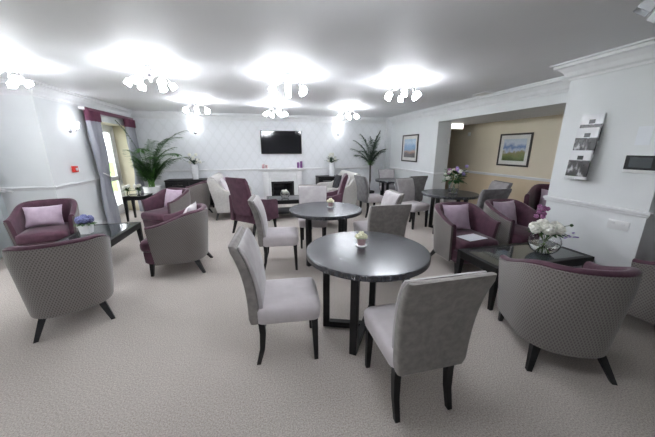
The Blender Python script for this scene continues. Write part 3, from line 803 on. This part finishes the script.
t = thing('potted_palm', 'large bushy palm in a white pot in the far left corner', 'potted plant', (-2.58, 7.48, 0))
b = BM(); lathe(b, [(.13, 0), (.15, .01), (.19, .60), (.20, .66), (.185, .66), (.17, .60)], 28); obj('pot', b, M['ceramic'], t, 50)
b = BM(); lathe(b, [(.176, .60), (.10, .63), (.01, .635)], 20); obj('soil', b, M['soil'], t, 50)
for k in range(32):
    az = k*2.399+.4; el = R_(random.uniform(66, 86)); dr = R_(random.uniform(45, 95))
    L = random.uniform(1.15, 1.75) if k % 4 else .9
    if math.cos(az) < -.2: L *= .54; dr *= .5
    if math.sin(az) > .3: L *= .70; dr *= .6
    obj('frond', frond(az, el, L, dr, z0=.62, ll=.26, w=.028, st=.36), M['leaf'], t, 0)
obj('frond', frond(R_(205), R_(84), 1.60, R_(28), z0=.62, ll=.22, w=.026, st=.72), M['leaf_dark'], t, 0)
b = BM()
for k in range(9): tube(b, [(.05*math.cos(k*.7), .05*math.sin(k*.7), .60), (.07*math.cos(k*.7), .07*math.sin(k*.7), 1.0)], .014, 6, .006)
obj('stems', b, M['leaf_l'], t, 50)
t = thing('tall_palm', 'slender palm on a tall thin trunk in the far right corner', 'potted plant', (3.20, 7.72, 0))
b = BM(); lathe(b, [(.12, 0), (.13, .01), (.16, .30), (.15, .30), (.14, .27), (.02, .26)], 24); obj('pot', b, M['black_matt'], t, 50)
b = BM(); tube(b, [(0, 0, .25), (.01, 0, .6), (0, 0, 1.08)], .035, 10, .024); obj('trunk', b, M['trunk'], t, 50)
b = BM()
for k in range(46):
    a = random.uniform(0, 2*PI); leaf_quad(b, (0, 0, 1.03+random.random()*.12), (math.cos(a), math.sin(a), random.uniform(.2, 1.6)), random.uniform(.12, .22), .035, .2)
obj('leaf_tuft', b, M['leaf_l'], t, 60)['label'] = 'bright green leaf tuft'
for k, (az, el, L, dr) in enumerate(((178, 72, 1.0, 45), (200, 80, 1.1, 40), (165, 60, .85, 50), (10, 80, .95, 25), (335, 84, 1.10, 20), (40, 66, .60, 40), (250, 76, 1.0, 50), (290, 82, 1.05, 30), (90, 86, .9, 10), (185, 52, .65, 50), (350, 66, .65, 50), (215, 62, .8, 60), (310, 66, .75, 50))):
    obj('frond', frond(R_(az), R_(el), L*.88, R_(dr), z0=1.08, ll=.21, w=.036, n=26, st=.16), M['leaf_dark'], t, 0)

# ------------------------------------------------------------------ hearth, television, mantel things
t = thing('fireplace', 'white fireplace surround with a black firebox on the back wall', 'fireplace', (.63, YB, 0))
b = BM(); box(b, -.65, .65, -.24, -.002, .955, 1.0, .006); box(b, -.62, .62, -.21, -.002, .925, .955, .006); obj('mantel_shelf', b, M['fire_surround'], t, 40)
for sx in (-1, 1):
    b = BM(); box(b, min(sx*.56, sx*.40), max(sx*.56, sx*.40), -.17, -.002, 0, .925, .005); box(b, min(sx*.535, sx*.425), max(sx*.535, sx*.425), -.18, -.16, .14, .78, .004)
    box(b, min(sx*.575, sx*.385), max(sx*.575, sx*.385), -.19, -.002, 0, .13, .005); obj('pilaster', b, M['fire_surround'], t, 40)
b = BM(); box(b, -.40, .40, -.17, -.002, .74, .925, .004); box(b, -.36, .36, -.178, -.165, .78, .89, .004); obj('frieze', b, M['fire_surround'], t, 40)
b = BM(); box(b, -.40, -.33, -.13, -.002, .05, .74, .003); box(b, .33, .40, -.13, -.002, .05, .74, .003); box(b, -.33, .33, -.13, -.002, .62, .74, .003); obj('inner_slip', b, M['fire_surround'], t, 40)
b = BM(); box(b, -.33, .33, -.10, -.002, .05, .62, .002, 1); obj('firebox', b, M['black_gloss'], t, 0)
b = BM()
for q in ((-.30, .30, .56, .59), (-.30, .30, .10, .13), (-.30, -.27, .13, .56), (.27, .30, .13, .56)): box(b, q[0], q[1], -.112, -.10, q[2], q[3], .002, 1)
for k in range(7): box(b, -.24+k*.075, -.225+k*.075, -.13, -.115, .10, .22)
obj('grate', b, M['black_matt'], t, 0)
obj('hearth_slab', box(BM(), -.62, .62, -.42, -.002, 0, .05, .005), M['fire_surround'], t, 40)
t = thing('television', 'large black flat television on the wall above the hearth', 'television', (.645, YB-.002, 1.40))
obj('casing', box(BM(), -.575, .575, -.065, -.025, 0, .635, .006), M['black_matt'], t, 40)
obj('screen', box(BM(), -.562, .562, -.067, -.0645, .018, .622), M['black_gloss'], t, 0)
obj('wall_bracket', box(BM(), -.2, .2, -.027, -.0, .2, .45), M['black_matt'], t, 0)
t = thing('mantel_ornament', 'small pinkish ornament at the left end of the mantelpiece', 'ornament', (.15, 8.09, 1.0))
b = BM(); box(b, -.085, -.01, -.02, .02, 0, .12, .012); obj('figure', b, M['pinkframe'], t, 50)
b = BM(); lathe(b, [(.03, 0), (.036, .004), (.032, .05), (.04, .08), (.02, .10), (.005, .105)], 16, (.045, 0)); obj('candle_glass', b, M['pinkframe'], t, 50)
for x, hgt, lab in ((1.10, .16, 'shorter purple candle at the right end of the mantelpiece'), (1.19, .19, 'taller purple candle nearest the right end of the mantelpiece')):
    t = thing('candle', lab, 'candle', (x, 8.09, 1.0), 0, 'purple candles on the mantelpiece')
    b = BM(); lathe(b, [(.034, 0), (.035, .003), (.035, hgt-.004), (.031, hgt), (.005, hgt-.004)], 18); obj('wax', b, M['candle'], t, 50)
    b = BM(); tube(b, [(0, 0, hgt-.006), (.001, 0, hgt+.012)], .0015, 5); obj('wick', b, M['black_matt'], t)
t = thing('candle_bowl', 'round glass bowl with white blooms on the table before the hearth', 'bowl', (.53, 6.25, .449))
b = BM(); pr = [(.05, 0), (.085, .02), (.105, .07), (.10, .12), (.075, .16)]; lathe(b, pr+[(r-.005, z+.003) for r, z in reversed(pr)], 28); obj('bowl', b, M['glass'], t, 60)
for k in range(7):
    a = k*1.05; b = BM(); petal_head(b, (.045*math.cos(a)*(k > 0), .045*math.sin(a)*(k > 0), .12+.035*(k % 2)), .04, 12); obj('blossom', b, M['fl_white'], t, 60)

# ------------------------------------------------------------------ pictures
def picture(label, x, y0, y1, z0, z1, art, fw=.035, mw=.08):
    t = thing('framed_picture', label, 'picture', (x, (y0+y1)/2, z0)); a = (y1-y0)/2; h = z1-z0
    b = BM()
    for q in ((-a, a, 0, fw), (-a, a, h-fw, h), (-a, -a+fw, fw, h-fw), (a-fw, a, fw, h-fw)): box(b, -.03, 0, *q, .004, 1)
    obj('frame', b, M['frame_wood'], t, 0)
    obj('mount', box(BM(), -.014, -.008, -a+fw, a-fw, fw, h-fw), M['mount'], t, 0)
    obj('print', box(BM(), -.0165, -.0142, -a+fw+mw, a-fw-mw, fw+mw, h-fw-mw), M[art], t, 0)
    obj('picture_glass', box(BM(), -.022, -.019, -a+fw, a-fw, fw, h-fw), M['pane'], t, 0)
picture('framed seaside print on the white wall by the far corner', XR-.001, 6.50, 7.30, 1.20, 1.91, 'art_sea')
picture('framed landscape print with green field on the tan wall', XT-.001, 4.50, 5.27, 1.18, 1.86, 'art_ruin')

# ------------------------------------------------------------------ pillar fittings (face looks to -X)
t = thing('magazine_rack', 'clear three-tier magazine rack on the pillar', 'magazine rack', (XP, 2.25, 1.21))
obj('back_plate', box(BM(), -.008, -.002, -.115, .115, 0, .62, .001, 1), M['acrylic'], t, 0)
for k, (z, xo, lab) in enumerate(((.02, .056, 'magazine in the lowest tier of the pillar rack'), (.25, .029, 'magazine in the middle tier of the pillar rack'), (.385, .002, 'magazine in the top tier of the pillar rack'))):
    b = BM(); box(b, -.046-xo, -.008, -.112, .112, z-.008, z-.002); box(b, -.050-xo, -.046-xo, -.112, .112, z-.008, z+.035); obj('tier', b, M['acrylic'], t, 0)
    m = obj('magazine', box(BM(), -.008, .008, -.102, .102, 0, .30, .001, 1), M['cover'], loc=(XP-.034-xo, 2.25, 1.21+z))
    m.rotation_euler = (0, R_(3), 0)
    tag(m, lab+', white cover with monochrome photo', 'magazine', 'magazines in the pillar rack')
t = thing('control_panel', 'white wall control panel with black screen on the pillar', 'control panel', (XP, 1.79, 1.33))
obj('body', box(BM(), -.026, -.001, -.125, .115, 0, .165, .006), M['white_plastic'], t, 40)
obj('screen', box(BM(), -.029, -.0262, -.118, .108, .030, .158, .002, 1), M['black_gloss'], t, 0)
obj('display', box(BM(), -.0302, -.0292, -.085, .075, .05, .138), M['screen_grey'], t, 0)
p = obj('notice_sheet', box(BM(), -.003, -.0005, -.052, .052, 0, .165), M['paper'], loc=(XP, 1.825, 1.58)); tag(p, 'white paper notice pinned above the wall control panel', 'notice')
t = thing('wall_switch', 'white double socket plate low on the pillar', 'socket', (XP, 1.835, .775))
obj('plate', box(BM(), -.010, -.001, -.085, .085, 0, .09, .004), M['white_plastic'], t, 40)
for sy in (-.04, .04): obj('rocker', box(BM(), -.014, -.0095, sy-.015, sy+.015, .05, .078, .002, 1), M['trim'], t, 40)
# call point
t = thing('fire_call_point', 'red fire alarm call point on the left wall', 'fire alarm', (XL, 5.60, 1.16))
obj('housing', box(BM(), .001, .05, -.05, .05, 0, .10, .006), M['red'], t, 40)
obj('break_glass', box(BM(), .0502, .053, -.027, .027, .025, .07, .001, 1), M['white_plastic'], t, 40)
# alcove fittings
t = thing('emergency_light', 'white emergency light box under the alcove ceiling', 'emergency light', (4.62, 6.05, 2.0))
obj('housing', box(BM(), -.26, .26, -.05, .05, .0, .14, .008), M['white_plastic'], t, 40)
obj('diffuser', box(BM(), -.24, .24, -.058, -.0505, .02, .12, .003, 1), emit('lit_diffuser', (1, .93, .82), 3), t, 40)
for (x, y, z, lab) in ((XT-.001, 6.25, 1.86, 'small white sensor box on the tan wall'), ):
    t = thing('wall_sensor', lab, 'sensor', (x, y, z)); obj('housing', box(BM(), -.04, 0, -.035, .035, 0, .09, .008), M['white_plastic'], t, 40)
    b = BM(); blob(b, (-.04, 0, .045), .018, 2); obj('lens', b, M['mount'], t)
t = thing('wall_sensor', 'small white sensor at the alcove corner', 'sensor', (4.30, 5.749, 1.66)); obj('housing', box(BM(), -.03, .03, -.035, 0, 0, .10, .008), M['white_plastic'], t, 40)
b = BM(); blob(b, (0, -.035, .05), .015, 2); obj('lens', b, M['mount'], t)
t = thing('ceiling_vent', 'square white vent in the ceiling by the beam', 'vent', (3.72, 4.2, H-.001))
obj('frame', box(BM(), -.10, .10, -.14, .14, -.012, 0, .003, 1), M['white_plastic'], t, 40)
b = BM()
for k in range(7): box(b, -.08, .08, -.115+k*.035, -.095+k*.035, -.018, -.012)
obj('slats', b, M['mount'], t, 0)

# ------------------------------------------------------------------ chandeliers
def make_chandelier(label, lamp='lamp'):
    t = thing('ceiling_light', label, 'ceiling light', group='chrome ceiling lights with cube glass shades')
    b = BM(); lathe(b, [(.005, 0), (.062, -.001), (.062, -.018), (.052, -.028), (.02, -.032), (.008, -.032)], 28); obj('canopy', b, M['chrome'], t, 50)
    b = BM(); tube(b, [(0, 0, -.03), (0, 0, -.145)], .009, 10); blob(b, (0, 0, -.115), .026, 2); blob(b, (0, 0, -.15), .016, 2); obj('stem', b, M['chrome'], t, 50)
    for k in range(6):
        a0 = k*PI/3+.25
        pts = []
        for i in range(19):
            u = i/18; ang = a0-.75*(1-u)*1.2; r = .015+.165*u
            pts.append((r*math.cos(ang), r*math.sin(ang), -.115+.04*math.sin(PI*u)-.005*u))
        ex = Vector(pts[-1]); c = Vector((math.cos(a0), math.sin(a0), 0))
        pts += [tuple(ex+c*.012+Vector((0, 0, -.012))), tuple(ex+c*.018+Vector((0, 0, -.028)))]
        b = BM(); tube(b, pts, .0055, 8)
        tube(b, [tuple(ex+c*.016+Vector((0, 0, -.025))), tuple(ex+c*.022+Vector((0, 0, -.048)))], .016, 10); obj('arm', b, M['chrome'], t, 50)
        # tilted, slightly flared square shade
        s = BM(); rs = [rrect(.020, .020, .006, 0), rrect(.031, .031, .008, -.008), rrect(.034, .034, .008, -.060), rrect(.030, .030, .007, -.060), rrect(.028, .028, .006, -.018), rrect(.012, .012, .004, -.015)]
        loft(s, rs)
        mt = Matrix.Translation(ex+c*.020+Vector((0, 0, -.043))) @ Matrix.Rotation(a0, 4, 'Z') @ Matrix.Rotation(-.6, 4, 'Y')
        sh = obj('lamp_shade', xform(s, mt), M[lamp], t, 40)
        bb = BM(); lathe(bb, [(.004, -.016), (.010, -.020), (.015, -.038), (.010, -.050), (.003, -.054)], 12)
        obj('bulb', xform(bb, mt), M[lamp], sh, 60)
    return t
c0 = make_chandelier('lit ceiling light with cube shades, front row, above the left tub chairs'); c0.location = (-1.15, 3.80, H)
for x, y, lab in ((.40, 1.15, 'lit ceiling light with cube shades, nearest the camera, above the picture'),
                  (.41, 3.78, 'lit ceiling light with cube shades, front row, above the second round table'),
                  (2.0, 3.76, 'lit ceiling light with cube shades, front row, rightmost of the lit ones'),
                  (-1.12, 6.1, 'lit ceiling light with cube shades, back row, left of the television'),
                  (.40, 6.3, 'lit ceiling light with cube shades, back row, before the television'),
                  (2.05, 6.35, 'lit ceiling light with cube shades, back row, right of the television'),
                  (-2.66, 3.95, 'lit ceiling light at the far left edge of the picture')):
    dup(c0, (x, y, H), random.uniform(0, 1), lab)
co = make_chandelier('unlit ceiling light cut off by the top right corner', 'lamp_off'); co.location = (2.14, 1.04, H)

# ------------------------------------------------------------------ wall lights
def make_sconce(label):
    t = thing('wall_light', label, 'wall light', group='chrome wall lights')   # mounted on local y=0, sticks out to -Y
    b = BM(); lathe(b, [(.004, 0), (.045, 0), (.045, .014), (.03, .02), (.004, .022)], 24); xform(b, Matrix.Rotation(PI/2, 4, 'X')); obj('backplate', b, M['chrome'], t, 50)
    b = BM(); tube(b, [(0, -.018, 0), (0, -.06, -.02), (0, -.10, -.01), (0, -.105, .03)], .007, 8); obj('arm', b, M['chrome'], t, 50)
    b = BM(); lathe(b, [(.012, .028), (.035, .034), (.045, .07), (.055, .125), (.050, .125), (.04, .07), (.02, .04)], 24, (0, -.105)); s = obj('lamp_shade', b, M['sconce'], t, 50)
    b = BM(); lathe(b, [(.006, .042), (.015, .06), (.013, .09), (.003, .10)], 12, (0, -.105)); obj('bulb', b, M['sconce'], s, 60)
    return t
w0 = make_sconce('lit wall light on the patterned wall left of the television'); w0.location = (-1.60, YB-.001, 1.97)
dup(w0, (2.33, YB-.001, 1.97), 0, 'lit wall light on the patterned wall right of the television')
dup(w0, (XL+.001, 5.72, 1.85), PI/2, 'lit wall light on the left wall above the red call point')

# ------------------------------------------------------------------ world, camera, view
w = bpy.data.worlds.new('sky'); S.world = w; w.use_nodes = True; nt = w.node_tree; bg = nt.nodes['Background']
sky = nt.nodes.new('ShaderNodeTexSky'); sky.sky_type = 'HOSEK_WILKIE'; sky.sun_direction = (-.35, .5, .8); sky.turbidity = 7
mx = nt.nodes.new('ShaderNodeMix'); mx.data_type = 'RGBA'; mx.inputs[0].default_value = .75
nt.links.new(sky.outputs[0], mx.inputs[6]); mx.inputs[7].default_value = (.93, .96, 1, 1)
nt.links.new(mx.outputs[2], bg.inputs[0]); bg.inputs[1].default_value = 6.0

cam = bpy.data.cameras.new('camera'); co_ = bpy.data.objects.new('camera', cam); col.objects.link(co_)
cam.sensor_fit = 'HORIZONTAL'; cam.sensor_width = 36; cam.lens = 36*273/655; cam.clip_start = .05; cam.clip_end = 200
fpx = 273.; hx, hy = 258.5, 148.5
d = Vector((hx-327.5, 218.5-hy, -fpx)).normalized(); tt = math.atan((218.5-hy)/fpx)
up = Vector((0, math.cos(tt), math.sin(tt))); X = d.cross(up)
Rm = Matrix((X, d, up))                       # rows: world axes in camera coordinates
co_.matrix_world = Matrix.Translation((0, 0, 1.55)) @ Rm.to_4x4()
S.camera = co_
S.view_settings.view_transform = 'Standard'; S.view_settings.look = 'None'; S.view_settings.gamma = 1
S.view_settings.exposure = 0.36; S.view_settings.use_curve_mapping = False
